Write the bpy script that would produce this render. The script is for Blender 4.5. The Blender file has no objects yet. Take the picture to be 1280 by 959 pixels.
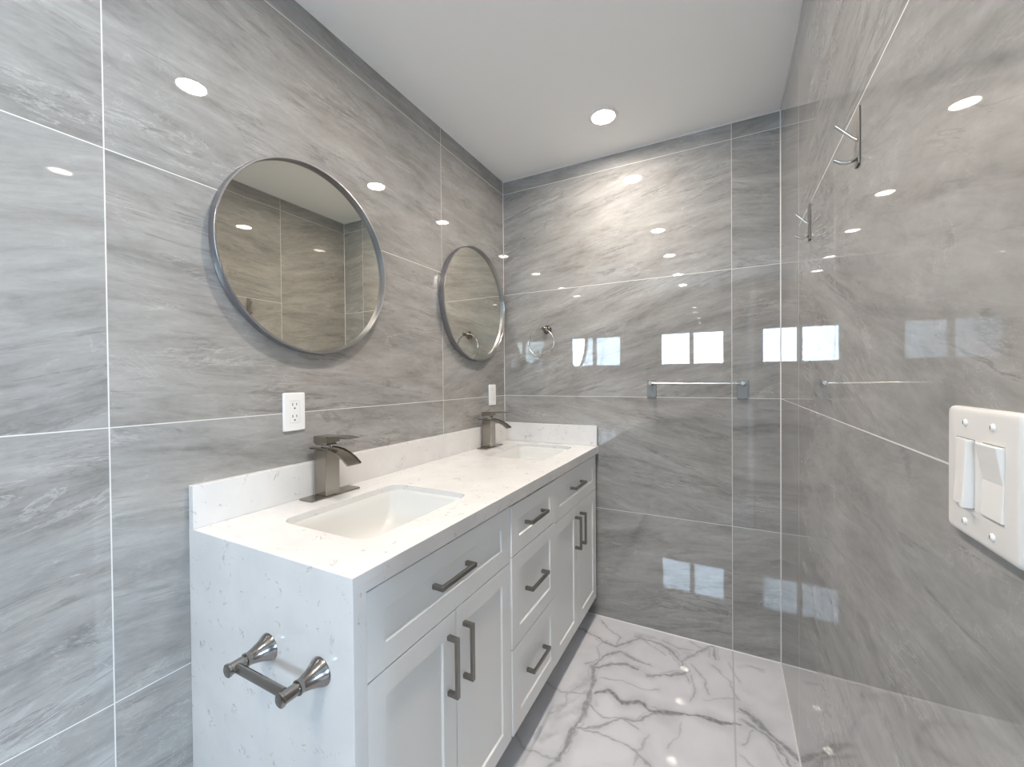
import bpy, bmesh, math, random
import numpy as np
from mathutils import Vector, Matrix, noise

# ------------------------------------------------------------------ camera, world, exposure
scn = bpy.context.scene
col = scn.collection
W, ZC, D = 1.3904, 2.449, 4.40          # room width, ceiling height, distance of the window wall
YAW, PIT, ROL, FPX = -0.48031, -0.011016, -0.0086495, 511.833
CAM = Vector((1.17259, -2.15354, 1.27693))
fw = Vector((math.sin(YAW) * math.cos(PIT), math.cos(YAW) * math.cos(PIT), math.sin(PIT)))
rt = Vector((math.cos(YAW), -math.sin(YAW), 0)); up = rt.cross(fw)
r2 = math.cos(ROL) * rt + math.sin(ROL) * up; u2 = -math.sin(ROL) * rt + math.cos(ROL) * up
cd = bpy.data.cameras.new('camera'); cam = bpy.data.objects.new('camera', cd); col.objects.link(cam)
cd.sensor_fit = 'HORIZONTAL'; cd.sensor_width = 36; cd.lens = FPX / 1280 * 36; cd.clip_start = .01
cam.matrix_world = Matrix(((r2.x, u2.x, -fw.x, CAM.x), (r2.y, u2.y, -fw.y, CAM.y), (r2.z, u2.z, -fw.z, CAM.z), (0, 0, 0, 1)))
scn.camera = cam
LAMP = 275.0; REAR = 185.0; SPOT = 17.0     # rear lamps set weaker to cut warm light on the near end
LAMP_COL = (1.0, .90, .80)
SKY = 28.5; SKY_COL = (.62, .80, 1.0)
wd = bpy.data.worlds.new('daylight'); scn.world = wd; wd.use_nodes = True
bg = wd.node_tree.nodes['Background']; bg.inputs['Color'].default_value = (*SKY_COL, 1); bg.inputs['Strength'].default_value = SKY
scn.view_settings.view_transform = 'Standard'; scn.view_settings.look = 'None'
scn.view_settings.gamma = 1; scn.view_settings.use_curve_mapping = False
scn.view_settings.exposure = 0.58
WX0, WX1, WZ0, WZ1 = .28, 1.18, 1.45, 1.97   # window opening in the far wall
pl = bpy.data.lights.new('window_portal', 'AREA'); pl.shape = 'RECTANGLE'; pl.size = WX1 - WX0; pl.size_y = WZ1 - WZ0
pl.cycles.is_portal = True
po = bpy.data.objects.new('window_portal', pl); col.objects.link(po)
po.location = ((WX0 + WX1) / 2, -D - .11, (WZ0 + WZ1) / 2); po.rotation_euler = (math.radians(90), 0, 0)

# unseen room behind the right wall, added with its window for bluish daylight
BX0, BX1, BY0, BY1 = W + .12, 4.6, -4.3, -.9
BW = (-3.15, -1.8, .85, 1.95)                  # y0, y1, z0, z1 of that window
DY0, DY1, DZ = -2.68, -1.80, 2.05            # unseen doorway, added to let that daylight reach the vanity
pl = bpy.data.lights.new('added_window_portal', 'AREA'); pl.shape = 'RECTANGLE'; pl.size = BW[3] - BW[2]; pl.size_y = BW[1] - BW[0]
pl.cycles.is_portal = True
po = bpy.data.objects.new('added_window_portal', pl); col.objects.link(po)
po.location = (BX1 + .11, (BW[0] + BW[1]) / 2, (BW[2] + BW[3]) / 2); po.rotation_euler = (0, math.radians(90), 0)

# ------------------------------------------------------------------ materials
class NT:
    def __init__(s, name):
        s.m = bpy.data.materials.new(name); s.m.use_nodes = True
        s.t = s.m.node_tree; s.b = s.t.nodes['Principled BSDF']; s.k = 0
    def n(s, typ, ins=(), **kw):
        nd = s.t.nodes.new('ShaderNode' + typ)
        for a, v in kw.items(): setattr(nd, a, v)
        for k, v in (ins.items() if isinstance(ins, dict) else enumerate(ins)):
            if v is None: continue
            if isinstance(v, bpy.types.NodeSocket): s.t.links.new(v, nd.inputs[k])
            else: nd.inputs[k].default_value = v
        return nd
    def mt(s, op, a, b=None, c=None, clamp=False):
        return s.n('Math', (a, b, c), operation=op, use_clamp=clamp).outputs[0]
    def ramp(s, f, stops, interp='LINEAR'):
        nd = s.n('ValToRGB', (f,)); cr = nd.color_ramp; cr.interpolation = interp
        while len(cr.elements) < len(stops): cr.elements.new(.5)
        for e, (p, c) in zip(cr.elements, stops):
            e.position = p; e.color = (*c, 1) if len(c) == 3 else c
        return nd.outputs[0]
    def mix(s, f, a, b, blend='MIX'):
        nd = s.n('Mix', data_type='RGBA', blend_type=blend)
        for k, v in ((0, f), (6, a), (7, b)):
            if isinstance(v, bpy.types.NodeSocket): s.t.links.new(v, nd.inputs[k])
            else: nd.inputs[k].default_value = v if k == 0 else ((*v, 1) if len(v) == 3 else v)
        return nd.outputs[2]
    def smooth(s, x, lo, hi, a=0., b=1.):
        return s.n('MapRange', (x, lo, hi, a, b), interpolation_type='SMOOTHSTEP').outputs[0]
    def set(s, **kw):
        for k, v in kw.items():
            i = s.b.inputs[k.replace('_', ' ')]
            if isinstance(v, bpy.types.NodeSocket): s.t.links.new(v, i)
            else: i.default_value = (*v, 1) if isinstance(v, tuple) and len(v) == 3 else v
        return s.m

def plain(name, colr, rough=.4, metal=0., spec=.5, **kw):
    m = NT(name); m.set(Base_Color=colr, Roughness=rough, Metallic=metal, Specular_IOR_Level=spec, **kw); return m.m

def tile_mat(name, axis, u0, pu, seed, tint=(1, 1, 1), right=False):
    t = NT(name)
    pos = t.n('NewGeometry').outputs['Position']
    sx = t.n('SeparateXYZ', (pos,))
    u = sx.outputs[axis]; v = sx.outputs[2]
    v0, pv = -.0137, .59660
    a = t.mt('DIVIDE', t.mt('SUBTRACT', u, u0), pu); b = t.mt('DIVIDE', t.mt('SUBTRACT', v, v0), pv)
    iu = t.mt('FLOOR', a); iv = t.mt('FLOOR', b); fu = t.mt('SUBTRACT', a, iu); fv = t.mt('SUBTRACT', b, iv)
    du = t.mt('MULTIPLY', t.mt('MINIMUM', fu, t.mt('SUBTRACT', 1., fu)), pu)
    dv = t.mt('MULTIPLY', t.mt('MINIMUM', fv, t.mt('SUBTRACT', 1., fv)), pv)
    if right:                                   # taller slabs here: no low joint, and none beside the corner
        low = t.mt('LESS_THAN', v, 1.0); mid = t.mt('MULTIPLY', t.mt('GREATER_THAN', u, u0), t.mt('MULTIPLY', t.mt('GREATER_THAN', v, 1.5), t.mt('LESS_THAN', v, 2.0)))
        dv = t.mt('ADD', dv, t.mt('ADD', low, mid))
        iv = t.mt('SUBTRACT', t.mt('FLOOR', t.mt('DIVIDE', t.mt('SUBTRACT', v, v0), pv)), t.mt('MULTIPLY', t.mt('LESS_THAN', v, 1.179), t.mt('GREATER_THAN', v, .583)))
    grout = t.smooth(t.mt('MINIMUM', du, dv), .0007, .0016, 1., 0.)
    rnd = t.n('TexWhiteNoise', {'Vector': t.n('CombineXYZ', (iu, iv, float(seed))).outputs[0]}, noise_dimensions='3D')
    rs = t.n('SeparateColor', (rnd.outputs['Color'],))
    tilt = t.mt('SUBTRACT', t.mt('MULTIPLY', rs.outputs[0], .5), .30)
    vv = t.mt('ADD', v, t.mt('MULTIPLY', u, tilt))
    off = t.n('CombineXYZ', (t.mt('MULTIPLY', rs.outputs[1], 37.), t.mt('MULTIPLY', rs.outputs[2], 53.), float(seed))).outputs[0]
    def coords(ku, kv):
        return t.n('VectorMath', (t.n('CombineXYZ', (t.mt('MULTIPLY', u, ku), t.mt('MULTIPLY', vv, kv), 0.)).outputs[0], off), operation='ADD').outputs[0]
    def nz(vec, scale, det=6., rough=.55, dist=0.):
        return t.n('TexNoise', {'Vector': vec, 'Scale': scale, 'Detail': det, 'Roughness': rough, 'Distortion': dist}).outputs['Fac']
    band = nz(coords(.9, 4.2), 2.0, 8., .64, .8)           # long soft strata
    fine = nz(coords(1.8, 9.), 3.4, 8., .70, .9)           # broken thin streaks
    cloud = nz(coords(1., 1.7), 2.6, 7., .62, 1.3)
    grain = nz(coords(1.6, 3.), 26., 4., .7, .4)
    f = t.mt('ADD', t.mt('ADD', t.mt('MULTIPLY', band, .46), t.mt('MULTIPLY', fine, .30)), t.mt('ADD', t.mt('MULTIPLY', cloud, .20), t.mt('MULTIPLY', grain, .10)))
    base = t.ramp(f, [(.41, (.206, .200, .193)), (.49, (.277, .270, .261)), (.56, (.332, .325, .315)), (.67, (.412, .404, .393))])
    def vein(ku, kv, sc, wob, lvl, wid, mk):
        r_ = t.mt('ABSOLUTE', t.mt('SUBTRACT', nz(coords(ku, kv), sc, 9., .66, wob), lvl))
        return t.mt('MULTIPLY', t.smooth(r_, .0, wid, 1., 0.), mk)
    msk = t.smooth(cloud, .47, .60)
    msk2 = t.smooth(nz(coords(1.2, 3.), 1.9, 4.), .50, .64)
    d1 = vein(.55, 4.4, 1.5, .7, .50, .022, t.mt('MULTIPLY', msk, .55))
    d2 = vein(.9, 7.0, 1.7, .8, .46, .012, t.mt('MULTIPLY', msk2, .45))
    l1 = vein(.75, 3.6, 1.7, .9, .53, .012, t.mt('MULTIPLY', msk2, .42))
    l2 = vein(1.4, 2.4, 2.4, 1.5, .49, .007, t.mt('MULTIPLY', msk, .38))
    c = t.mix(t.mt('MAXIMUM', d1, d2), base, (.155, .152, .149)); c = t.mix(t.mt('MAXIMUM', l1, l2), c, (.55, .54, .525))
    warm = t.smooth(nz(coords(.7, 2.), 1.3, 3.), .45, .65)
    c = t.mix(t.mt('MULTIPLY', warm, .35), c, (1.06, 1.0, .95), 'MULTIPLY')
    c = t.mix(1., c, tint, 'MULTIPLY')
    c = t.mix(grout, c, (.66, .65, .63))
    t.set(Base_Color=c, Roughness=t.mt('ADD', .012, t.mt('MULTIPLY', grout, .5)), IOR=1.75)
    # the slabs are not perfectly flat: very slow waviness in the polish
    wav = t.n('TexNoise', {'Vector': pos, 'Scale': 3.0, 'Detail': 1.0}).outputs['Fac']
    bp = t.n('Bump', {'Strength': .018, 'Distance': .004, 'Height': wav})
    t.t.links.new(bp.outputs[0], t.b.inputs['Normal'])
    return t.m

def quartz_mat():
    t = NT('white_quartz'); pos = t.n('NewGeometry').outputs['Position']
    def nz(scale, det=4., rough=.55, dist=0., w=0.):
        p = t.n('VectorMath', (pos, (w, w * 1.7, w * .6)), operation='ADD').outputs[0]
        return t.n('TexNoise', {'Vector': p, 'Scale': scale, 'Detail': det, 'Roughness': rough, 'Distortion': dist}).outputs['Fac']
    base = t.ramp(nz(9., 5.), [(.35, (.69, .682, .672)), (.65, (.74, .732, .722))])
    r1 = t.mt('ABSOLUTE', t.mt('SUBTRACT', nz(15., 4., .55, .8, 3.), .5))
    m1 = t.smooth(nz(30., 2., .5, 0., 7.), .575, .65)
    v1 = t.mt('MULTIPLY', t.smooth(r1, .0, .013, 1., 0.), m1)
    r2_ = t.mt('ABSOLUTE', t.mt('SUBTRACT', nz(9., 5., .6, .9, 13.), .5))
    m2 = t.smooth(nz(17., 3., .55, 0., 21.), .575, .66)
    v2 = t.mt('MULTIPLY', t.smooth(r2_, .0, .010, 1., 0.), m2)
    c = t.mix(t.mt('MULTIPLY', v1, .66), base, (.24, .23, .23)); c = t.mix(t.mt('MULTIPLY', v2, .58), c, (.30, .285, .28))
    return t.set(Base_Color=c, Roughness=.12, IOR=1.5)

def floor_mat():
    t = NT('white_marble_floor'); pos = t.n('NewGeometry').outputs['Position']
    at = t.n('Attribute', attribute_name='vein').outputs['Fac']; jt = t.n('Attribute', attribute_name='joint').outputs['Fac']
    nz = t.n('TexNoise', {'Vector': pos, 'Scale': 5., 'Detail': 6., 'Distortion': .8}).outputs['Fac']
    base = t.ramp(nz, [(.35, (.575, .58, .61)), (.62, (.645, .65, .68))])
    nf = t.n('TexNoise', {'Vector': pos, 'Scale': 60., 'Detail': 4.}).outputs['Fac']
    vf = t.mt('MULTIPLY', at, t.smooth(nf, .25, .6, .65, 1.))
    c = t.mix(vf, base, (.19, .19, .205)); c = t.mix(t.mt('MULTIPLY', jt, .6), c, (.38, .38, .39))
    return t.set(Base_Color=c, Roughness=.018, IOR=1.5)

def brushed(name, colr, rough=.3, axis=2, amt=.10):
    t = NT(name); pos = t.n('TexCoord').outputs['Object']
    sc = [700, 700, 700]; sc[axis] = 8
    mp = t.n('VectorMath', (pos, tuple(sc)), operation='MULTIPLY').outputs[0]
    nz = t.n('TexNoise', {'Vector': mp, 'Scale': 1., 'Detail': 3.}).outputs['Fac']
    c = t.mix(nz, tuple(x * .93 for x in colr), tuple(min(1, x * 1.07) for x in colr))
    return t.set(Base_Color=c, Metallic=1., Roughness=t.mt('ADD', rough - amt / 2, t.mt('MULTIPLY', nz, amt)))

M = {}
M['tile_left'] = tile_mat('polished_grey_tile_left', 1, -.6015, 1.1735, 3)
M['tile_back'] = tile_mat('polished_grey_tile_back', 0, 0.0, 1.2, 11)
M['tile_right'] = tile_mat('polished_grey_tile_right', 1, -.497, 1.2, 23, right=True)
M['tile_front'] = tile_mat('polished_grey_tile_front', 0, .19, 1.2, 37)
M['quartz'] = quartz_mat(); M['floor'] = floor_mat()
M['ceiling'] = plain('ceiling_paint', (.91, .91, .90), .7, spec=.2)
M['added_room'] = plain('added_room_paint', (.78, .79, .80), .7, spec=.2)
M['added_room_floor'] = plain('added_floor_pale', (.55, .54, .53), .4)
M['caulk'] = plain('white_caulk', (.70, .69, .68), .45)
M['cabinet'] = plain('white_cabinet_paint', (.89, .90, .89), .32)
M['kick'] = plain('cabinet_base_paint', (.55, .56, .56), .5)
M['dark'] = plain('dark_gap', (.03, .03, .03), .7)
M['porcelain'] = plain('white_porcelain', (.66, .66, .64), .06)
M['plastic'] = plain('white_plastic', (.84, .84, .84), .28)
M['almond'] = plain('off_white_plastic', (.72, .70, .675), .30)
M['almond_light'] = plain('off_white_rocker_plastic', (.78, .765, .74), .22)
M['slot'] = plain('dark_slot', (.05, .05, .05), .6)
M['faucet'] = brushed('brushed_nickel_faucet', (.37, .34, .30), .25, 2)
M['faucet_flat'] = brushed('brushed_nickel_spout', (.34, .315, .28), .20, 0)
M['pull'] = brushed('brushed_nickel_pull', (.27, .258, .24), .28, 1)
M['pull_v'] = brushed('brushed_nickel_pull_upright', (.27, .258, .24), .28, 2)
M['nickel'] = plain('satin_nickel', (.31, .29, .27), .19, 1.)
M['nickel_light'] = plain('satin_nickel_ring', (.52, .50, .47), .24, 1.)
M['chrome'] = plain('bright_nickel', (.66, .64, .61), .14, 1.)
M['plate_metal'] = brushed('brushed_nickel_plate', (.22, .21, .195), .5, 2)
M['screw'] = plain('bright_screw_paint', (.82, .81, .79), .25)
M['frame'] = plain('gunmetal_frame', (.40, .40, .42), .30, 1.)
M['mirror'] = plain('silvered_glass', (.79, .77, .68), .0, 1.)
M['vinyl'] = plain('white_vinyl_window_frame', (.80, .80, .80), .35)
M['trim_paint'] = plain('lamp_trim_white', (.84, .83, .81), .4)
for k_, p_ in (('lens', LAMP), ('lens_rear', REAR)):
    em = NT('lamp_' + k_); em.set(Base_Color=(.9, .9, .9), Emission_Color=LAMP_COL, Emission_Strength=p_); M[k_] = em.m
gl = NT('window_glass')
g_t = gl.n('BsdfTransparent', ((.95, .97, .97, 1),)); g_g = gl.n('BsdfGlossy', {'Roughness': .0})
fr = gl.n('Fresnel', (1.45,)); mx = gl.n('MixShader', (fr.outputs[0], g_t.outputs[0], g_g.outputs[0]))
gl.t.links.new(mx.outputs[0], gl.t.nodes['Material Output'].inputs['Surface']); M['glass'] = gl.m

# ------------------------------------------------------------------ mesh helpers
def obj(name, bm, mat, parent=None, bevel=0., seg=2, smooth=False, ang=35, loc=None):
    bmesh.ops.recalc_face_normals(bm, faces=bm.faces)
    me = bpy.data.meshes.new(name); bm.to_mesh(me); bm.free()
    o = bpy.data.objects.new(name, me); col.objects.link(o); me.materials.append(mat)
    if parent: o.parent = parent
    if loc: o.location = loc
    if bevel > 0:
        md = o.modifiers.new('bevel', 'BEVEL'); md.width = bevel; md.segments = seg; md.limit_method = 'ANGLE'
        md.angle_limit = math.radians(ang); md.harden_normals = False
    if smooth:
        for p in me.polygons: p.use_smooth = True
        me.set_sharp_from_angle(angle=math.radians(ang))
    return o

def edge_bevel(o, width, pred):
    me = o.data; at = me.attributes.new('bevel_weight_edge', 'FLOAT', 'EDGE'); V_ = me.vertices
    for e in me.edges:
        if pred(V_[e.vertices[0]].co, V_[e.vertices[1]].co): at.data[e.index].value = 1.
    md = o.modifiers.new('bevel', 'BEVEL'); md.width = width; md.segments = 2; md.limit_method = 'WEIGHT'

def box(bm, x0, x1, y0, y1, z0, z1):
    vs = [bm.verts.new((x, y, z)) for x in (x0, x1) for y in (y0, y1) for z in (z0, z1)]
    for f in ((0, 1, 3, 2), (4, 6, 7, 5), (0, 4, 5, 1), (2, 3, 7, 6), (0, 2, 6, 4), (1, 5, 7, 3)):
        bm.faces.new([vs[i] for i in f])
    return vs

def boxes(*bs):
    bm = bmesh.new()
    for b in bs: box(bm, *b)
    return bm

def prism(bm, pts, direction):
    """extrude a closed polygon (list of 3-D points) along a vector"""
    d = Vector(direction)
    a = [bm.verts.new(p) for p in pts]; b = [bm.verts.new(Vector(p) + d) for p in pts]
    n = len(pts); bm.faces.new(a); bm.faces.new(b[::-1])
    for i in range(n): bm.faces.new((a[i], b[i], b[(i + 1) % n], a[(i + 1) % n]))

def basis(d):
    d = Vector(d).normalized(); a = Vector((0, 0, 1)) if abs(d.z) < .9 else Vector((1, 0, 0))
    u = d.cross(a).normalized(); return d, u, d.cross(u)

def lathe(bm, o, d, prof, n=32):
    """revolve (distance along d, radius) pairs about the axis o + d"""
    d, u, v = basis(d); o = Vector(o); rings = []
    for h, r in prof:
        if r < 1e-6: rings.append([bm.verts.new(o + d * h)])
        else: rings.append([bm.verts.new(o + d * h + (u * math.cos(2 * math.pi * i / n) + v * math.sin(2 * math.pi * i / n)) * r) for i in range(n)])
    for A, B in zip(rings, rings[1:]):
        for i in range(n):
            j = (i + 1) % n
            if len(A) == 1 and len(B) == 1: continue
            if len(A) == 1: bm.faces.new((A[0], B[i], B[j]))
            elif len(B) == 1: bm.faces.new((A[i], A[j], B[0]))
            else: bm.faces.new((A[i], A[j], B[j], B[i]))

def tube(bm, pts, r, n=14, closed=False):
    pts = [Vector(p) for p in pts]; N = len(pts); rings = []; pu = None
    for i, p in enumerate(pts):
        if closed: t = (pts[(i + 1) % N] - pts[i - 1])
        else: t = pts[min(i + 1, N - 1)] - pts[max(i - 1, 0)]
        t.normalize()
        if pu is None: _, pu, _ = basis(t)
        u = (pu - t * pu.dot(t)).normalized(); v = t.cross(u); pu = u
        rings.append([bm.verts.new(p + (u * math.cos(2 * math.pi * k / n) + v * math.sin(2 * math.pi * k / n)) * r) for k in range(n)])
    for i in range(N if closed else N - 1):
        A, B = rings[i], rings[(i + 1) % N]
        for k in range(n): bm.faces.new((A[k], A[(k + 1) % n], B[(k + 1) % n], B[k]))
    if not closed: bm.faces.new(rings[0][::-1]); bm.faces.new(rings[-1])

def rrect(cx, cy, hx, hy, r, n=7):
    out = []
    for sx, sy, a0 in ((1, 1, 0), (-1, 1, 90), (-1, -1, 180), (1, -1, 270)):
        for i in range(n + 1):
            a = math.radians(a0 + 90 * i / n)
            out.append((cx + sx * (hx - r) + r * math.cos(a), cy + sy * (hy - r) + r * math.sin(a)))
    return out

def thing(name, label, cat, loc=(0, 0, 0), group=None):
    o = bpy.data.objects.new(name, None); col.objects.link(o); o.location = loc; o.empty_display_size = .05
    o['label'] = label; o['category'] = cat
    if group: o['group'] = group
    return o

def struct(name, bm, mat, **kw):
    o = obj(name, bm, mat, **kw); o['kind'] = 'structure'; return o

def dup(root, loc, label):
    r = root.copy(); col.objects.link(r); r.location = loc; r['label'] = label
    for ch in list(root.children):
        c = ch.copy(); col.objects.link(c); c.parent = r
        for g in ch.children:
            e = g.copy(); col.objects.link(e); e.parent = c
    return r

# ------------------------------------------------------------------ room shell
T = .12
struct('wall_left', boxes((-T, 0, -D - T, T, -.02, ZC + .02)), M['tile_left'])
struct('wall_right', boxes((W, W + T, DY1, T, -.02, ZC + .02), (W, W + T, -D - T, DY0, -.02, ZC + .02), (W, W + T, DY0, DY1, DZ, ZC + .02)), M['tile_right'])
bm = boxes((W - .012, W + T + .012, DY1 - .018, DY1 - .0005, 0, DZ - .018), (W - .012, W + T + .012, DY0 + .0005, DY0 + .018, 0, DZ - .018), (W - .012, W + T + .012, DY0 + .0005, DY1 - .0005, DZ - .018, DZ - .0005))
struct('added_doorway', bm, M['vinyl'])  # lining of the doorway added to admit daylight
# plain unseen room, added for the daylight through the doorway
struct('wall_added_far', boxes((BX1, BX1 + .1, BY0, BW[0], 0, ZC), (BX1, BX1 + .1, BW[1], BY1, 0, ZC), (BX1, BX1 + .1, BW[0], BW[1], 0, BW[2]), (BX1, BX1 + .1, BW[0], BW[1], BW[3], ZC)), M['added_room'])
struct('wall_added_side', boxes((BX0, BX1, BY1, BY1 + .1, 0, ZC)), M['added_room'])
struct('wall_added_rear', boxes((BX0, BX1, BY0 - .1, BY0, 0, ZC)), M['added_room'])
struct('ceiling_added', boxes((BX0, BX1 + .1, BY0 - .1, BY1 + .1, ZC, ZC + .06)), M['ceiling'])
struct('floor_added', boxes((W, BX1 + .1, BY0 - .1, BY1 + .1, -.06, -.001)), M['added_room_floor'])
bm = boxes((BX1 + .02, BX1 + .07, BW[0], BW[0] + .04, BW[2], BW[3]), (BX1 + .02, BX1 + .07, BW[1] - .04, BW[1], BW[2], BW[3]),
           (BX1 + .02, BX1 + .07, BW[0] + .04, BW[1] - .04, BW[2], BW[2] + .04), (BX1 + .02, BX1 + .07, BW[0] + .04, BW[1] - .04, BW[3] - .04, BW[3]), (BX1 + .02, BX1 + .07, -2.57, -2.53, BW[2] + .04, BW[3] - .04))
w2 = struct('added_window', bm, M['vinyl'])  # unseen window added as the source of the side daylight
for a, b in ((BW[0] + .04, -2.57), (-2.53, BW[1] - .04)):
    obj('pane', boxes((BX1 + .043, BX1 + .047, a, b, BW[2] + .04, BW[3] - .04)), M['glass'], w2)
struct('wall_back', boxes((0, W, 0, T, -.02, ZC + .02)), M['tile_back'])
struct('wall_front', boxes((0, WX0, -D - T, -D, -.02, ZC + .02), (WX1, W, -D - T, -D, -.02, ZC + .02),
                           (WX0, WX1, -D - T, -D, -.02, WZ0), (WX0, WX1, -D - T, -D, WZ1, ZC + .02)), M['tile_front'])
struct('ceiling', boxes((0, W, -D, 0, ZC, ZC + .06)), M['ceiling'])

def floor():
    xs = np.concatenate([np.arange(0, .45, .015), np.arange(.45, W, .0032), [W]])
    ys = np.concatenate([np.arange(-D, -1.16, .018), np.arange(-1.16, 0, .0032), [0.0]])
    X, Y = np.meshgrid(xs, ys); nx, ny = len(xs), len(ys)
    VEINS = [
(.007, .9, [(.702, -.54), (.746, -.502), (.807, -.539), (.867, -.512), (.916, -.535), (1.006, -.502), (1.122, -.471), (1.217, -.455)]),
(.008, .75, [(.674, -.882), (.675, -.78), (.688, -.684), (.685, -.556), (.679, -.479), (.662, -.399), (.709, -.357), (.769, -.317), (.828, -.324)]),
(.004, .7, [(.679, -.479), (.651, -.404), (.672, -.308), (.741, -.242), (.818, -.273), (.875, -.273)]),
(.004, .65, [(.689, -.735), (.772, -.681), (.825, -.621), (.896, -.592), (.943, -.527)]),
(.003, .6, [(.696, -.61), (.763, -.646), (.825, -.621), (.884, -.63)]),
(.003, .6, [(.689, -.735), (.762, -.717), (.849, -.727), (.903, -.733), (.943, -.766), (.99, -.86), (1.0, -1.0)]),
(.005, .7, [(.875, -.345), (.955, -.304), (1.014, -.261), (.998, -.192), (.953, -.135), (.896, -.101), (.798, -.094), (.711, -.216), (.645, -.205), (.585, -.179), (.45, -.14), (.2, -.2)]),
(.003, .5, [(1.014, -.261), (1.039, -.313)]),
(.004, .6, [(.998, -.192), (1.046, -.109), (1.109, -.004), (1.133, -.095)]),
(.003, .5, [(1.018, -.017), (1.065, -.047)]),
(.003, .5, [(1.041, -.189), (1.086, -.256), (1.113, -.339)]),
(.003, .45, [(1.113, -.153), (1.175, -.211), (1.216, -.317)]),
(.003, .45, [(1.185, -.097), (1.219, -.205)]),
(.003, .6, [(.587, -.041), (.706, -.141), (.711, -.216)]),
(.007, .8, [(1.219, -.367), (1.277, -.411), (1.342, -.487), (1.389, -.519)]),
(.005, .7, [(1.226, -.418), (1.29, -.455), (1.352, -.537), (1.385, -.60)]),
(.003, .4, [(.905, -.786), (.923, -.642)]),
(.003, .4, [(.998, -.674), (1.028, -.538)]),
(.003, .35, [(1.1, -.376), (1.216, -.31)]),
(.026, .46, [(.615, -.728), (.663, -.656), (.706, -.591)]),
(.026, .42, [(.619, -.558), (.659, -.471), (.651, -.404)]),
(.024, .42, [(.587, -.836), (.613, -.799), (.604, -.699)]),
(.016, .45, [(.595, -.676), (.637, -.611), (.681, -.543)]),
(.014, .40, [(1.221, -.117), (1.277, -.079), (1.317, -.083)]),
(.003, .5, [(1.222, -.537), (1.258, -.459)]),
(.022, .4, [(.784, -.09), (.844, -.071)]),
(.02, .4, [(.984, -.16), (1.036, -.114)]),
(.004, .6, [(.674, -.882), (.64, -.98), (.60, -1.10), (.62, -1.3)]),
(.003, .5, [(.674, -.882), (.56, -.90), (.45, -.83), (.2, -.9)]),
(.003, .5, [(.685, -.556), (.58, -.60), (.45, -.55), (.1, -.7)]),
    ]
    rng = random.Random(8)
    for k in range(26):                                   # the rest of the floor, towards the window wall
        x, y = rng.uniform(0, W), rng.uniform(-D, -1.25); a = rng.uniform(0, 6.28); p = [(x, y)]
        for s in range(rng.randint(4, 9)):
            a += rng.uniform(-.6, .6); x += .11 * math.cos(a); y = min(-1.18, y + .11 * math.sin(a)); p.append((x, y))
        VEINS.append((rng.choice([.004, .005, .009]), rng.uniform(.45, .8), p))
    for w, amp, p in list(VEINS):                         # thin companions wandering beside the main veins
        if .0035 < w < .011:
            for sgn in (-1, 1):
                q = [(a + sgn * rng.uniform(.004, .022), b + sgn * rng.uniform(-.016, .020)) for a, b in p]
                VEINS.append((.0022, amp * rng.uniform(.45, .7), q))
            VEINS.append((w * 3.2, amp * .30, p))
    for p in ([(.70, -.45), (.78, -.42), (.86, -.44), (.93, -.41)], [(1.22, -.60), (1.30, -.66), (1.385, -.70)], [(.62, -.40), (.66, -.33), (.63, -.26), (.66, -.19)],
              [(.58, -.72), (.62, -.66), (.60, -.60), (.64, -.53)], [(.80, -.09), (.86, -.14), (.93, -.17)], [(1.05, -.42), (1.06, -.34), (1.04, -.26)], [(.90, -.06), (.97, -.10), (1.04, -.08)]):
        VEINS.append((.0026, .5, p))
    px, py = X.ravel(), Y.ravel(); vein = np.zeros_like(px)
    nzv = np.array([noise.noise_vector(Vector((a * 14, b * 14, 3.3))) for a, b in zip(px, py)])
    nz2 = np.array([noise.noise_vector(Vector((a * 45, b * 45, 8.1))) for a, b in zip(px, py)])
    qx = px + .011 * nzv[:, 0] + .0065 * nz2[:, 0]; qy = py + .011 * nzv[:, 1] + .0065 * nz2[:, 1]
    wmod = np.clip(.85 + .9 * nzv[:, 2], .35, 1.8)
    for w, amp, p in VEINS:
        bx0, bx1 = min(a for a, _ in p) - .12, max(a for a, _ in p) + .12
        by0, by1 = min(b for _, b in p) - .12, max(b for _, b in p) + .12
        sel = np.nonzero((px > bx0) & (px < bx1) & (py > by0) & (py < by1))[0]
        d = np.full(len(sel), 9.)
        for (ax, ay), (bx, by) in zip(p, p[1:]):
            ex, ey = bx - ax, by - ay; t = np.clip(((qx[sel] - ax) * ex + (qy[sel] - ay) * ey) / (ex * ex + ey * ey), 0, 1)
            d = np.minimum(d, np.hypot(qx[sel] - ax - t * ex, qy[sel] - ay - t * ey))
        ww = w * 1.25 * wmod[sel]
        core = np.clip(1.6 - d / ww, 0, 1) if w < .011 else np.clip(1.3 - d / ww, 0, 1) * np.clip(.7 + .8 * nzv[sel, 1] + .3 * nz2[sel, 2], 0, 1)
        halo = .30 * np.exp(-(d / (ww * 4.)) ** 2) if w < .011 else 0
        vein[sel] = np.maximum(vein[sel], amp * np.maximum(core, halo))
    joint = np.where((np.abs(px - 1.2) < .0026) | (np.abs(py + 1.8) < .009) | (np.abs(py + 3.0) < .009), 1., 0.)
    me = bpy.data.meshes.new('floor')
    co = np.column_stack([px, py, np.zeros_like(px)])
    i = (np.arange(ny - 1)[:, None] * nx + np.arange(nx - 1)[None, :]).ravel()
    f = np.column_stack([i, i + 1, i + nx + 1, i + nx])
    me.from_pydata(co.tolist(), [], f.tolist())
    for nm, arr in (('vein', vein), ('joint', joint)):
        at = me.attributes.new(nm, 'FLOAT', 'POINT'); at.data.foreach_set('value', arr.astype(np.float32))
    me.materials.append(M['floor'])
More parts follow.
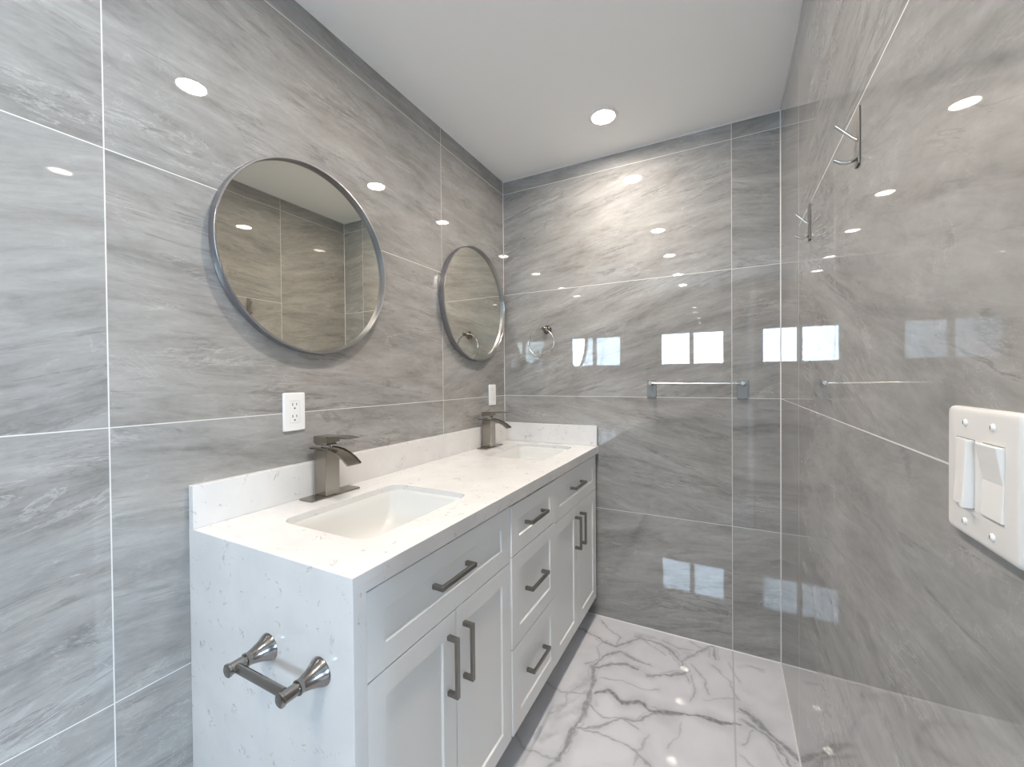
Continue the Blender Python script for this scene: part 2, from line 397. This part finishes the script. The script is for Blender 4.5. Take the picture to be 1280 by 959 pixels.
    o = bpy.data.objects.new('floor', me); col.objects.link(o); o['kind'] = 'structure'
floor()

c = .005                                                       # caulk beads in the corners
def bead(bm, a, b, n1, n2):
    a, b, n1, n2 = map(Vector, (a, b, n1, n2))
    prism(bm, [a, a + n1 * c, a + (n1 + n2) * c * .45, a + n2 * c], b - a)
def trim(k, *beads):
    bm = bmesh.new()
    for b in beads: bead(bm, *b)
    struct('trim_%d' % k, bm, M['caulk'])
trim(1, ((0, 0, ZC), (W, 0, ZC), (0, -1, 0), (0, 0, -1)))
c = .0026
trim(2, ((W, 0, 0), (W, 0, ZC), (-1, 0, 0), (0, -1, 0)))
c = .0035
trim(3, ((.5, 0, 0), (W, 0, 0), (0, -1, 0), (0, 0, 1)))
trim(4, ((W, -D, 0), (W, 0, 0), (-1, 0, 0), (0, 0, 1)))
trim(5, ((W, -D, ZC), (W, 0, ZC), (-1, 0, 0), (0, 0, -1)))
c = .0020
trim(6, ((0, 0, 1.03), (0, 0, ZC), (1, 0, 0), (0, -1, 0)))

# window in the far wall, seen only as reflections in the polished tile
bm = boxes((WX0, WX1, -D - .09, -D - .03, WZ0, WZ0 + .035), (WX0, WX1, -D - .09, -D - .03, WZ1 - .035, WZ1),
           (WX0, WX0 + .035, -D - .09, -D - .03, WZ0 + .035, WZ1 - .035), (WX1 - .035, WX1, -D - .09, -D - .03, WZ0 + .035, WZ1 - .035))
win = struct('window_1', bm, M['vinyl'], bevel=.003)
wm = (WX0 + WX1) / 2
obj('mullion', boxes((wm - .03, wm + .03, -D - .085, -D - .035, WZ0 + .035, WZ1 - .035)), M['vinyl'], win, bevel=.003)
for a, b in ((WX0 + .035, wm - .03), (wm + .03, WX1 - .035)):
    obj('pane', boxes((a, b, -D - .063, -D - .059, WZ0 + .035, WZ1 - .035)), M['glass'], win)

# recessed ceiling lights in a row over the vanity side
def downlight(label, loc, lens, beam):
    t = thing('ceiling_light', label, 'ceiling light', loc, 'recessed lights in the ceiling')
    bm = bmesh.new(); lathe(bm, (0, 0, 0), (0, 0, -1), [(0, .066), (.003, .066), (.006, .060), (.006, .050), (.0025, .048), (0, .048)], 48)
    obj('trim_ring', bm, M['trim_paint'], t, smooth=True)
    bm = bmesh.new(); lathe(bm, (0, 0, 0), (0, 0, -1), [(.0, .0475), (.0022, .0475), (.0030, .040), (.0034, 0)], 48)
    obj('lens', bm, M[lens], t, smooth=True)
    sd = bpy.data.lights.new('beam', 'SPOT'); sd.energy = beam; sd.color = LAMP_COL; sd.spot_size = math.radians(112); sd.spot_blend = 1.; sd.shadow_soft_size = .045
    so = bpy.data.objects.new('beam', sd); col.objects.link(so); so.parent = t; so.location = (0, 0, -.012)
for x, y, lab in ((.692, -.325, 'round recessed ceiling light shining above the far vanity sink, the one in plain view'),
               (.70, -1.285, 'round recessed ceiling light above the near sink, mirrored high on the left wall'),
               (.70, -2.04, 'round recessed light just before the camera, the third reflected oval down the back wall'),
               (.70, -2.86, 'round recessed light behind the camera, the fourth reflected oval down the back wall'),
               (.70, -3.45, 'round recessed light nearest the far window, the lowest reflected oval in the back wall')):
    front_row = y > -1.5
    downlight(lab, (x, y, ZC), 'lens' if front_row else 'lens_rear', SPOT if front_row else SPOT * .4)

# ------------------------------------------------------------------ vanity
YE, XF, ZT = -1.632, .570, .916                 # near end, front edge and top of the counter
ct = thing('countertop', 'white speckled quartz countertop with waterfall end panel and backsplash over the vanity', 'countertop', (0, 0, 0))
SINK = ((.305, -1.29), (.305, -.30)); HX, HY = .155, .21
def slab():
    bm = bmesh.new()
    loops = [[(0.001, YE), (XF, YE), (XF, -.001), (.001, -.001)]] + [rrect(cx, cy, HX, HY, .042) for cx, cy in SINK]
    es = []
    for lp in loops:
        vs = [bm.verts.new((x, y, ZT)) for x, y in lp]
        es += [bm.edges.new((vs[i], vs[(i + 1) % len(vs)])) for i in range(len(vs))]
    bmesh.ops.triangle_fill(bm, use_beauty=True, use_dissolve=False, edges=es)
    for f in list(bm.faces):                    # keep the sink holes open
        m = f.calc_center_median()
        for cx, cy in SINK:
            if abs(m.x - cx) < HX - .002 and abs(m.y - cy) < HY - .002 and all(abs(v.co.x - cx) <= HX + 1e-4 and abs(v.co.y - cy) <= HY + 1e-4 for v in f.verts):
                bm.faces.remove(f); break
    top = list(bm.faces)
    r = bmesh.ops.extrude_face_region(bm, geom=top)
    for v in [g for g in r['geom'] if isinstance(g, bmesh.types.BMVert)]: v.co.z = ZT - .021
    return bm
sb = obj('slab', slab(), M['quartz'], ct)
on_edge = lambda a, b: a.z > ZT - .001 and b.z > ZT - .001 and (abs(a.x - XF) + abs(b.x - XF) < 1e-4 or abs(a.y - YE) + abs(b.y - YE) < 1e-4)
edge_bevel(sb, .0015, on_edge)
obj('front_apron', boxes((XF - .021, XF, YE + .032, -.002, ZT - .039, ZT - .0211)), M['quartz'], ct)
wp = obj('waterfall_panel', boxes((.001, XF, YE, YE + .032, .001, ZT - .0211)), M['quartz'], ct)
edge_bevel(wp, .0015, lambda a, b: abs(a.x - XF) + abs(b.x - XF) + abs(a.y - YE) + abs(b.y - YE) < 1e-4)
obj('backsplash', boxes((.001, .021, YE, -.001, ZT + .0003, 1.0225)), M['quartz'], ct, bevel=.0012)
obj('side_splash', boxes((.0213, XF - .004, -.021, -.001, ZT + .0003, 1.0225)), M['quartz'], ct, bevel=.0012)

# cabinets
FX = .560                                       # door faces
def shaker(y0, y1, z0, z1, mg=.053, fx=FX, th=.019, dp=.0055):
    bm = bmesh.new(); b0 = fx - th
    def ring(x, y0, y1, z0, z1): return [bm.verts.new((x, y, z)) for y, z in ((y0, z0), (y1, z0), (y1, z1), (y0, z1))]
    R = [ring(b0, y0, y1, z0, z1), ring(fx, y0, y1, z0, z1), ring(fx, y0 + mg, y1 - mg, z0 + mg, z1 - mg),
         ring(fx - dp, y0 + mg + .003, y1 - mg - .003, z0 + mg + .003, z1 - mg - .003)]
    for A, B in zip(R, R[1:]):
        for i in range(4): bm.faces.new((A[i], A[(i + 1) % 4], B[(i + 1) % 4], B[i]))
    bm.faces.new(R[0]); bm.faces.new(R[-1]); return bm
HL, HT, HP = .150, .0115, .032                  # handle length, section, projection
def pull_bm(fx, yc, zc, vertical):
    bm = bmesh.new(); h = HL / 2; x1 = fx + HP
    prof = [(fx, -h), (x1, -h), (x1, h), (fx, h), (fx, h - HT), (x1 - .009, h - HT), (x1 - .009, -h + HT), (fx, -h + HT)]
    if vertical: prism(bm, [(x, yc - HT / 2, zc + s) for x, s in prof], (0, HT, 0))
    else: prism(bm, [(x, yc + s, zc - HT / 2) for x, s in prof], (0, 0, HT))
    return bm
def front(kind, parent, y0, y1, z0, z1, h=None, vertical=False, fx=FX, mgz=None):
    o = obj(kind, shaker(y0, y1, z0, z1, fx=fx), M['cabinet'], parent, bevel=.001)
    if h:
        px = fx - (.0055 if not vertical else 0)
        k = obj('handle', pull_bm(px, h[0], h[1], vertical), M['pull_v' if vertical else 'pull'], o, bevel=.0012)
    return o
def carcass(t, y0, y1):
    p = .016
    obj('body', boxes((.022, FX - .021, y0, y0 + p, .12, ZT - .0405), (.022, FX - .021, y1 - p, y1, .12, ZT - .0405),
                      (.022, FX - .021, y0 + p, y1 - p, .12, .136), (.022, .034, y0 + p, y1 - p, .136, .70),
                      (FX - .039, FX - .021, y0 + p, y1 - p, .84, ZT - .0405)), M['cabinet'], t)
    obj('toe_kick', boxes((.47, .486, y0, y1, .001, .1195)), M['kick'], t)
def cabinet(label, y0, y1):
    return thing('vanity_cabinet', label, 'cabinet', (0, 0, 0), 'white shaker vanity cabinets')
G = .0015
zt, zd, zb = .868, .690, .118
A = cabinet('white shaker sink cabinet nearest the camera, with one drawer above two doors', -1.6, -1.0)
carcass(A, -1.598, -1.0005)
front('drawer', A, -1.596, -1.0 - G, zd + G, zt, (-1.312, .785))
front('door', A, -1.596, -1.2985 - G, zb, zd - G, (-1.333, .567), True)
front('door', A, -1.2985 + G, -1.0 - G, zb, zd - G, (-1.265, .567), True)
B = cabinet('white shaker cabinet of three stacked drawers in the middle of the vanity', -1.0, -.62)
carcass(B, -.9995, -.6205)
f2 = FX + .005
front('drawer', B, -1.0 + G, -.62 - G, .703 + G, zt, (-.818, .785), fx=f2)
front('drawer', B, -1.0 + G, -.62 - G, .403 + G, .703 - G, (-.818, .556), fx=f2)
front('drawer', B, -1.0 + G, -.62 - G, .124, .403 - G, (-.812, .268), fx=f2)
Cb = cabinet('white shaker sink cabinet beside the back wall, with one drawer above two doors', -.62, -.025)
carcass(Cb, -.6195, -.024)
front('drawer', Cb, -.62 + G, -.025, zd + G, zt, (-.338, .785))
front('door', Cb, -.62 + G, -.325 - G, .112, zd - G, (-.362, .570), True)
front('door', Cb, -.325 + G, -.025, .112, zd - G, (-.292, .570), True)

# undermount sinks
def basin_bm():
    prof = [(ZT - .0215, 1.11, .228, .050), (ZT - .0215, 1.03, .213, .042), (.889, 1.01, .208, .038), (.871, .985, .201, .034), (.853, .965, .194, .032), (.835, .945, .186, .030),
            (.816, .92, .175, .030), (.800, .88, .160, .030), (.788, .82, .142, .030), (.779, .72, .118, .030), (.773, .56, .085, .030), (.770, .34, .045, .028)]
    bm = bmesh.new(); rings = []
    for z, k, hy, r in prof:
        hx = HX * k
        rings.append([bm.verts.new((x, y, z - ZT)) for x, y in rrect(0, 0, hx, max(hy, r + .002), min(r, hx * .9), 8)])
    for A_, B_ in zip(rings, rings[1:]):
        n = len(A_)
        for i in range(n): bm.faces.new((A_[i], A_[(i + 1) % n], B_[(i + 1) % n], B_[i]))
    bm.faces.new(rings[-1])
    return bm
def sink(label, cx, cy):
    t = thing('sink', label, 'sink', (cx, cy, ZT), 'undermount sinks')
    o = obj('basin', basin_bm(), M['porcelain'], t, smooth=True, ang=50)
    md = o.modifiers.new('thickness', 'SOLIDIFY'); md.thickness = .006; md.offset = -1
    bm = bmesh.new(); lathe(bm, (0, 0, .7698 - ZT), (0, 0, 1), [(.0, .024), (.0025, .024), (.004, .021), (.002, .016), (.002, .0145), (.006, .013), (.007, 0)], 28)
    obj('drain', bm, M['nickel'], t, smooth=True)
    return t
sink('white rectangular undermount sink nearest the camera, under the near mirror', *SINK[0])
sink('white rectangular undermount sink beside the back wall, under the far mirror', *SINK[1])

# waterfall faucets
def faucet(label, loc):
    t = thing('faucet', label, 'faucet', loc, 'waterfall faucets')
    bm = bmesh.new(); prism(bm, [(x, y, 0) for x, y in rrect(.0, .0, .030, .092, .006, 3)], (0, 0, .005))
    obj('base_plate', bm, M['faucet_flat'], t, bevel=.0012)
    obj('body', boxes((-.030, .024, -.036, .014, .0052, .144)), M['faucet'], t, bevel=.0015)
    # the open curved spout: a thin tray bent over the front of the column, with low rims
    path = [(-.050, .1475), (-.03, .149), (.0, .1495), (.024, .148), (.046, .1445), (.070, .1365), (.094, .1245), (.117, .108)]
    bm = bmesh.new(); sec = []
    for i, (x, z) in enumerate(path):
        p, n_ = path[max(0, i - 1)], path[min(len(path) - 1, i + 1)]
        tx, tz = n_[0] - p[0], n_[1] - p[1]; l = math.hypot(tx, tz); nx, nzz = -tz / l, tx / l
        y0, y1 = -.037, .015
        q = [(y0, 0), (y0, .006), (y0 + .002, .006), (y0 + .002, .003), (y1 - .002, .003), (y1 - .002, .006), (y1, .006), (y1, 0)]
        sec.append([bm.verts.new((x + nx * h, y, z - .003 + nzz * h)) for y, h in q])
    for a, b in zip(sec, sec[1:]):
        for i in range(8): bm.faces.new((a[i], a[(i + 1) % 8], b[(i + 1) % 8], b[i]))
    bm.faces.new(sec[0]); bm.faces.new(sec[-1][::-1])
    obj('spout', bm, M['faucet_flat'], t, smooth=True, ang=30)
    bm = bmesh.new(); lathe(bm, (-.004, -.011, .1492), (0, 0, 1), [(0, 0), (0, .017), (.012, .017), (.012, 0)], 24)
    obj('collar', bm, M['chrome'], t, smooth=True)
    # handle: a tapered cap with a flat lever pointing forward
    bm = bmesh.new()
    lo = [(x, y, .160) for x, y in ((-.027, -.033), (.022, -.033), (.022, .011), (-.027, .011))]
    mi = [(x, y, .168) for x, y in ((-.032, -.037), (.026, -.037), (.026, .015), (-.032, .015))]
    hi = [(x, y, .187) for x, y in ((-.032, -.037), (.026, -.037), (.026, .015), (-.032, .015))]
    R = [[bm.verts.new(p) for p in r] for r in (lo, mi, hi)]
    for a, b in zip(R, R[1:]):
        for i in range(4): bm.faces.new((a[i], a[(i + 1) % 4], b[(i + 1) % 4], b[i]))
    bm.faces.new(R[0]); bm.faces.new(R[-1])
    h = obj('handle', bm, M['faucet'], t, bevel=.001)
    bm = bmesh.new(); top = [(-.032, .1875), (.026, .189), (.06, .191), (.09, .1905), (.118, .187)]; bot = [(.118, .1855), (.09, .1845), (.06, .183), (.026, .1835), (-.032, .184)]
    prism(bm, [(x, -.034, z) for x, z in top + bot], (0, .046, 0))
    obj('lever', bm, M['faucet_flat'], h, bevel=.0008)
    return t
F0 = faucet('brushed nickel waterfall faucet behind the near sink, below the wall outlet', (.061, -1.270, ZT))
dup(F0, (.061, -.275, ZT), 'brushed nickel waterfall faucet behind the far sink, below the narrow-looking wall dimmer')

# toilet paper holder on the waterfall panel
tp = thing('toilet_paper_holder', 'empty satin nickel toilet paper holder on the white quartz end panel', 'toilet paper holder', (.399, YE, .717))
POST = [(0, .0275), (.002, .0285), (.005, .0275), (.010, .0245), (.018, .0205), (.030, .0162), (.040, .0135), (.045, .0128), (.047, .0138), (.050, .0138), (.0505, .010),
        (.054, .010), (.0545, .0112), (.078, .0112), (.0795, .0128), (.0835, .0128), (.085, .0105), (.0852, 0)]
for s in (-1, 1):
    bm = bmesh.new(); lathe(bm, (s * .081, .0012, 0), (0, -1, 0), [(0, 0)] + POST, 36)
    obj('post', bm, M['nickel'], tp, smooth=True, ang=40)
bm = bmesh.new(); lathe(bm, (-.081, -.067, 0), (1, 0, 0), [(.008, 0), (.008, .0078), (.010, .0085), (.150, .0085), (.1503, .0072), (.154, .0072), (.154, 0)], 28)
obj('roller_bar', bm, M['nickel'], tp, smooth=True, ang=40)

# ------------------------------------------------------------------ mirrors
def mirror(label, loc):
    t = thing('round_mirror', label, 'mirror', loc, 'round mirrors above the vanity')
    bm = bmesh.new(); R = .294
    lathe(bm, (0, 0, 0), (1, 0, 0), [(.0005, R - .010), (.0005, R - .004), (.0055, R - .004), (.0065, R - .0005), (.009, R), (.0315, R), (.0325, R - .001), (.0325, R - .0044), (.0318, R - .0050), (.0170, R - .0056), (.0170, R - .010), (.0005, R - .010)], 128)
    obj('frame', bm, M['frame'], t, smooth=True, ang=30)
    bm = bmesh.new(); lathe(bm, (0, 0, 0), (1, 0, 0), [(.010, 0), (.010, R - .0062), (.0172, R - .0062), (.0172, 0)], 128)
    obj('glass', bm, M['mirror'], t, smooth=True, ang=30)
    return t
M0 = mirror('large round metal framed mirror above the near sink, larger in view', (0, -1.287, 1.658))
dup(M0, (0, -.337, 1.668), 'round metal framed mirror above the far sink, beside the room corner')

# ------------------------------------------------------------------ outlet and dimmer on the left wall
def plate_bm(x0, x1, w, h, ow, oh, r=.004):
    """wall plate lying on x = x0 with an opening ow x oh, edges rounded over"""
    bm = bmesh.new()
    rings = [(x0, w, h, r), (x0 + (x1 - x0) * .55, w, h, r), (x1, w - .005, h - .005, r)]
    R = [[bm.verts.new((x, y, z)) for y, z in rrect(0, 0, a / 2, b / 2, rr, 4)] for x, a, b, rr in rings]
    n = len(R[0])
    ins = [(x1, ow, oh), (x0, ow, oh)]
    R += [[bm.verts.new((x, y, z)) for y, z in rrect(0, 0, a / 2, b / 2, .0015, 4)] for x, a, b in ins]
    for a, b in zip(R, R[1:]):
        for i in range(n): bm.faces.new((a[i], a[(i + 1) % n], b[(i + 1) % n], b[i]))
    a, b = R[-1], R[0]
    for i in range(n): bm.faces.new((a[i], a[(i + 1) % n], b[(i + 1) % n], b[i]))
    return bm
t = thing('wall_outlet', 'white duplex wall outlet on the grey tile between the near mirror and the faucet', 'outlet', (0, -1.3520, 1.1825))
obj('plate', plate_bm(.0005, .0065, .071, .1165, .0345, .068), M['plastic'], t, smooth=True, ang=25)
obj('receptacle', boxes((.0008, .0060, -.0166, .0166, -.0333, .0333)), M['plastic'], t, bevel=.0006)
for zc_ in (.0175, -.0185):
    bm = bmesh.new()
    box(bm, .0052, .0063, -.0078, -.0056, zc_ + .001, zc_ + .0095); box(bm, .0052, .0063, .0052, .0074, zc_ + .002, zc_ + .0090)
    lathe(bm, (.0052, 0, zc_ - .0065), (1, 0, 0), [(0, 0), (0, .0026), (.0011, .0026), (.0011, 0)], 14)
    obj('socket', bm, M['slot'], t)
for z in (.0475, -.0475):
    bm = bmesh.new(); lathe(bm, (.0055, 0, z), (1, 0, 0), [(0, 0), (0, .0028), (.0016, .0026), (.0020, 0)], 16)
    obj('screw', bm, M['plastic'], t, smooth=True)
t = thing('dimmer_switch', 'white dimmer switch on the left wall by the room corner, under the far mirror', 'switch', (0, -.151, 1.188))
obj('plate', plate_bm(.0005, .0065, .072, .117, .0345, .068), M['plastic'], t, smooth=True, ang=25)
obj('rocker', boxes((.0008, .0085, -.0165, .0075, -.0332, .0332)), M['plastic'], t, bevel=.001)
obj('slider', boxes((.0008, .0068, .0082, .0166, -.0332, .0332)), M['almond'], t, bevel=.0005)
obj('slider_knob', boxes((.0069, .0100, .0090, .0158, .012, .020)), M['plastic'], t, bevel=.0006)
obj('indicator', boxes((.0086, .0092, -.006, -.003, .024, .026)), M['slot'], t)

# ------------------------------------------------------------------ double switch on the right wall
t = thing('double_light_switch', 'off-white double rocker light switch plate on the right wall close to the camera', 'switch', (W, -1.6130, 1.1815))
def plate2():
    bm = bmesh.new(); w, h, r = .1235, .1275, .006
    # x goes into the room as negative
    prof = [(-.0003, w, h, r), (-.0036, w, h, r), (-.0055, w - .0012, h - .0012, r), (-.0068, w - .0036, h - .0036, r - .0003), (-.0075, w - .007, h - .007, r - .0008), (-.0078, w - .012, h - .012, r - .0015)]
    R = [[bm.verts.new((x, y, z)) for y, z in rrect(0, 0, a / 2, b / 2, rr, 5)] for x, a, b, rr in prof]
    n = len(R[0])
    for a, b in zip(R, R[1:]):
        for i in range(n): bm.faces.new((a[i], a[(i + 1) % n], b[(i + 1) % n], b[i]))
    # front face with two openings
    es = [bm.edges.get((R[-1][i], R[-1][(i + 1) % n])) for i in range(n)]; holes = []
    for yc in (.0235, -.0235):
        vs = [bm.verts.new((-.0078, y, z)) for y, z in ((yc - .0172, -.0335), (yc + .0172, -.0335), (yc + .0172, .0335), (yc - .0172, .0335))]
        es += [bm.edges.new((vs[i], vs[(i + 1) % 4])) for i in range(4)]; holes.append(vs)
    bmesh.ops.triangle_fill(bm, use_beauty=True, use_dissolve=False, edges=es)
    for f in list(bm.faces):
        for vs in holes:
            if all(v in vs for v in f.verts): bm.faces.remove(f); break
    for vs in holes:
        bk = [bm.verts.new((-.0005, v.co.y, v.co.z)) for v in vs]
        for i in range(4): bm.faces.new((vs[i], vs[(i + 1) % 4], bk[(i + 1) % 4], bk[i]))
    bm.faces.new(R[0]); return bm
obj('plate', plate2(), M['almond'], t, smooth=True, ang=42)
def rocker(y0, y1, top, mid, bot):
    bm = bmesh.new()
    pts = [(-.0008, y0, -.0328), (-bot, y0, -.0328), (-mid, y0, .0), (-top, y0, .0328), (-.0008, y0, .0328)]
    prism(bm, pts, (0, y1 - y0, 0)); return bm
obj('rocker', rocker(.0235 - .0085, .0235 + .0166, .0085, .0092, .0108), M['almond_light'], t, bevel=.0008)
sl = obj('dimmer_slider', rocker(.0235 - .0145, .0235 - .0092, .0130, .0142, .0160), M['almond_light'], t, bevel=.0008)
obj('rocker', rocker(-.0235 - .0166, -.0235 + .0166, .0135, .0082, .0095), M['almond_light'], t, bevel=.0008)
for yc in (.0235, -.0235):
    for z in (.0487, -.0487):
        bm = bmesh.new(); lathe(bm, (-.0075, yc, z), (-1, 0, 0), [(0, 0), (0, .0034), (.0014, .0031), (.0022, .0016), (.0024, 0)], 20)
        s = obj('screw', bm, M['screw'], t, smooth=True)
        obj('screw_slot', boxes((-.01005, -.0094, yc - .0004, yc + .0004, z - .0016, z + .0016)), M['slot'], s)

# ------------------------------------------------------------------ robe hooks on the right wall
def hook(label, loc):
    t = thing('robe_hook', label, 'hook', loc, 'robe hooks on the right wall')
    obj('plate', boxes((-.0034, -.0003, -.012, .012, -.052, .052)), M['plate_metal'], t, bevel=.0008)
    bm = bmesh.new(); tube(bm, [(-.003, 0, -.004), (-.010, 0, .002), (-.034, 0, .029)], .0032)
    obj('upper_prong', bm, M['nickel_light'], t, smooth=True)
    bm = bmesh.new(); tube(bm, [(-.003, 0, -.035), (-.008, 0, -.0405), (-.014, 0, -.0425), (-.020, 0, -.0425), (-.027, 0, -.040), (-.036, 0, -.034)], .0032)
    obj('lower_prong', bm, M['nickel_light'], t, smooth=True)
    return t
H0 = hook('brushed nickel double robe hook on the right wall, nearer the camera and higher in view', (W, -1.190, 1.714))
dup(H0, (W, -.702, 1.722), 'brushed nickel double robe hook on the right wall, nearer the room corner')

# ------------------------------------------------------------------ towel bar and towel ring on the back wall
t = thing('towel_bar', 'brushed nickel towel bar with rectangular end plates on the back wall', 'towel bar', (1.043, 0, 1.249))
for s in (-1, 1):
    xx = s * .1995
    m_ = obj('mount', boxes((xx - .0215, xx + .0215, -.006, -.0003, -.071, .017)), M['plate_metal'], t, bevel=.0008)
    bm = bmesh.new(); lathe(bm, (xx, -.0062, 0), (0, -1, 0), [(0, 0), (0, .0085), (.03, .0085), (.032, .010), (.045, .010), (.047, .0085), (.047, 0)], 24)
    obj('post', bm, M['chrome'], m_, smooth=True)
bm = bmesh.new(); lathe(bm, (-.1895, -.043, 0), (1, 0, 0), [(0, 0), (0, .005), (.379, .005), (.379, 0)], 20)
obj('bar', bm, M['chrome'], t, smooth=True)
t = thing('towel_ring', 'satin nickel towel ring on the back wall, right of the far mirror', 'towel ring', (.2815, 0, 1.553))
bm = bmesh.new(); lathe(bm, (0, 0, 0), (0, -1, 0), [(0.0003, 0), (.0003, .0245), (.004, .0255), (.008, .022), (.018, .015), (.032, .0115), (.036, .0118), (.039, .010), (.040, .0088), (.058, .0088), (.0605, .0105), (.0645, .0105), (.066, .0088), (.066, 0)], 32)
obj('post', bm, M['nickel'], t, smooth=True, ang=40)
bm = bmesh.new(); R = .0765
tube(bm, [(-.0195 + R * math.cos(a), -.050, -.0755 + R * math.sin(a)) for a in [2 * math.pi * i / 72 for i in range(72)]], .0040, 12, True)
obj('ring', bm, M['nickel_light'], t, smooth=True)
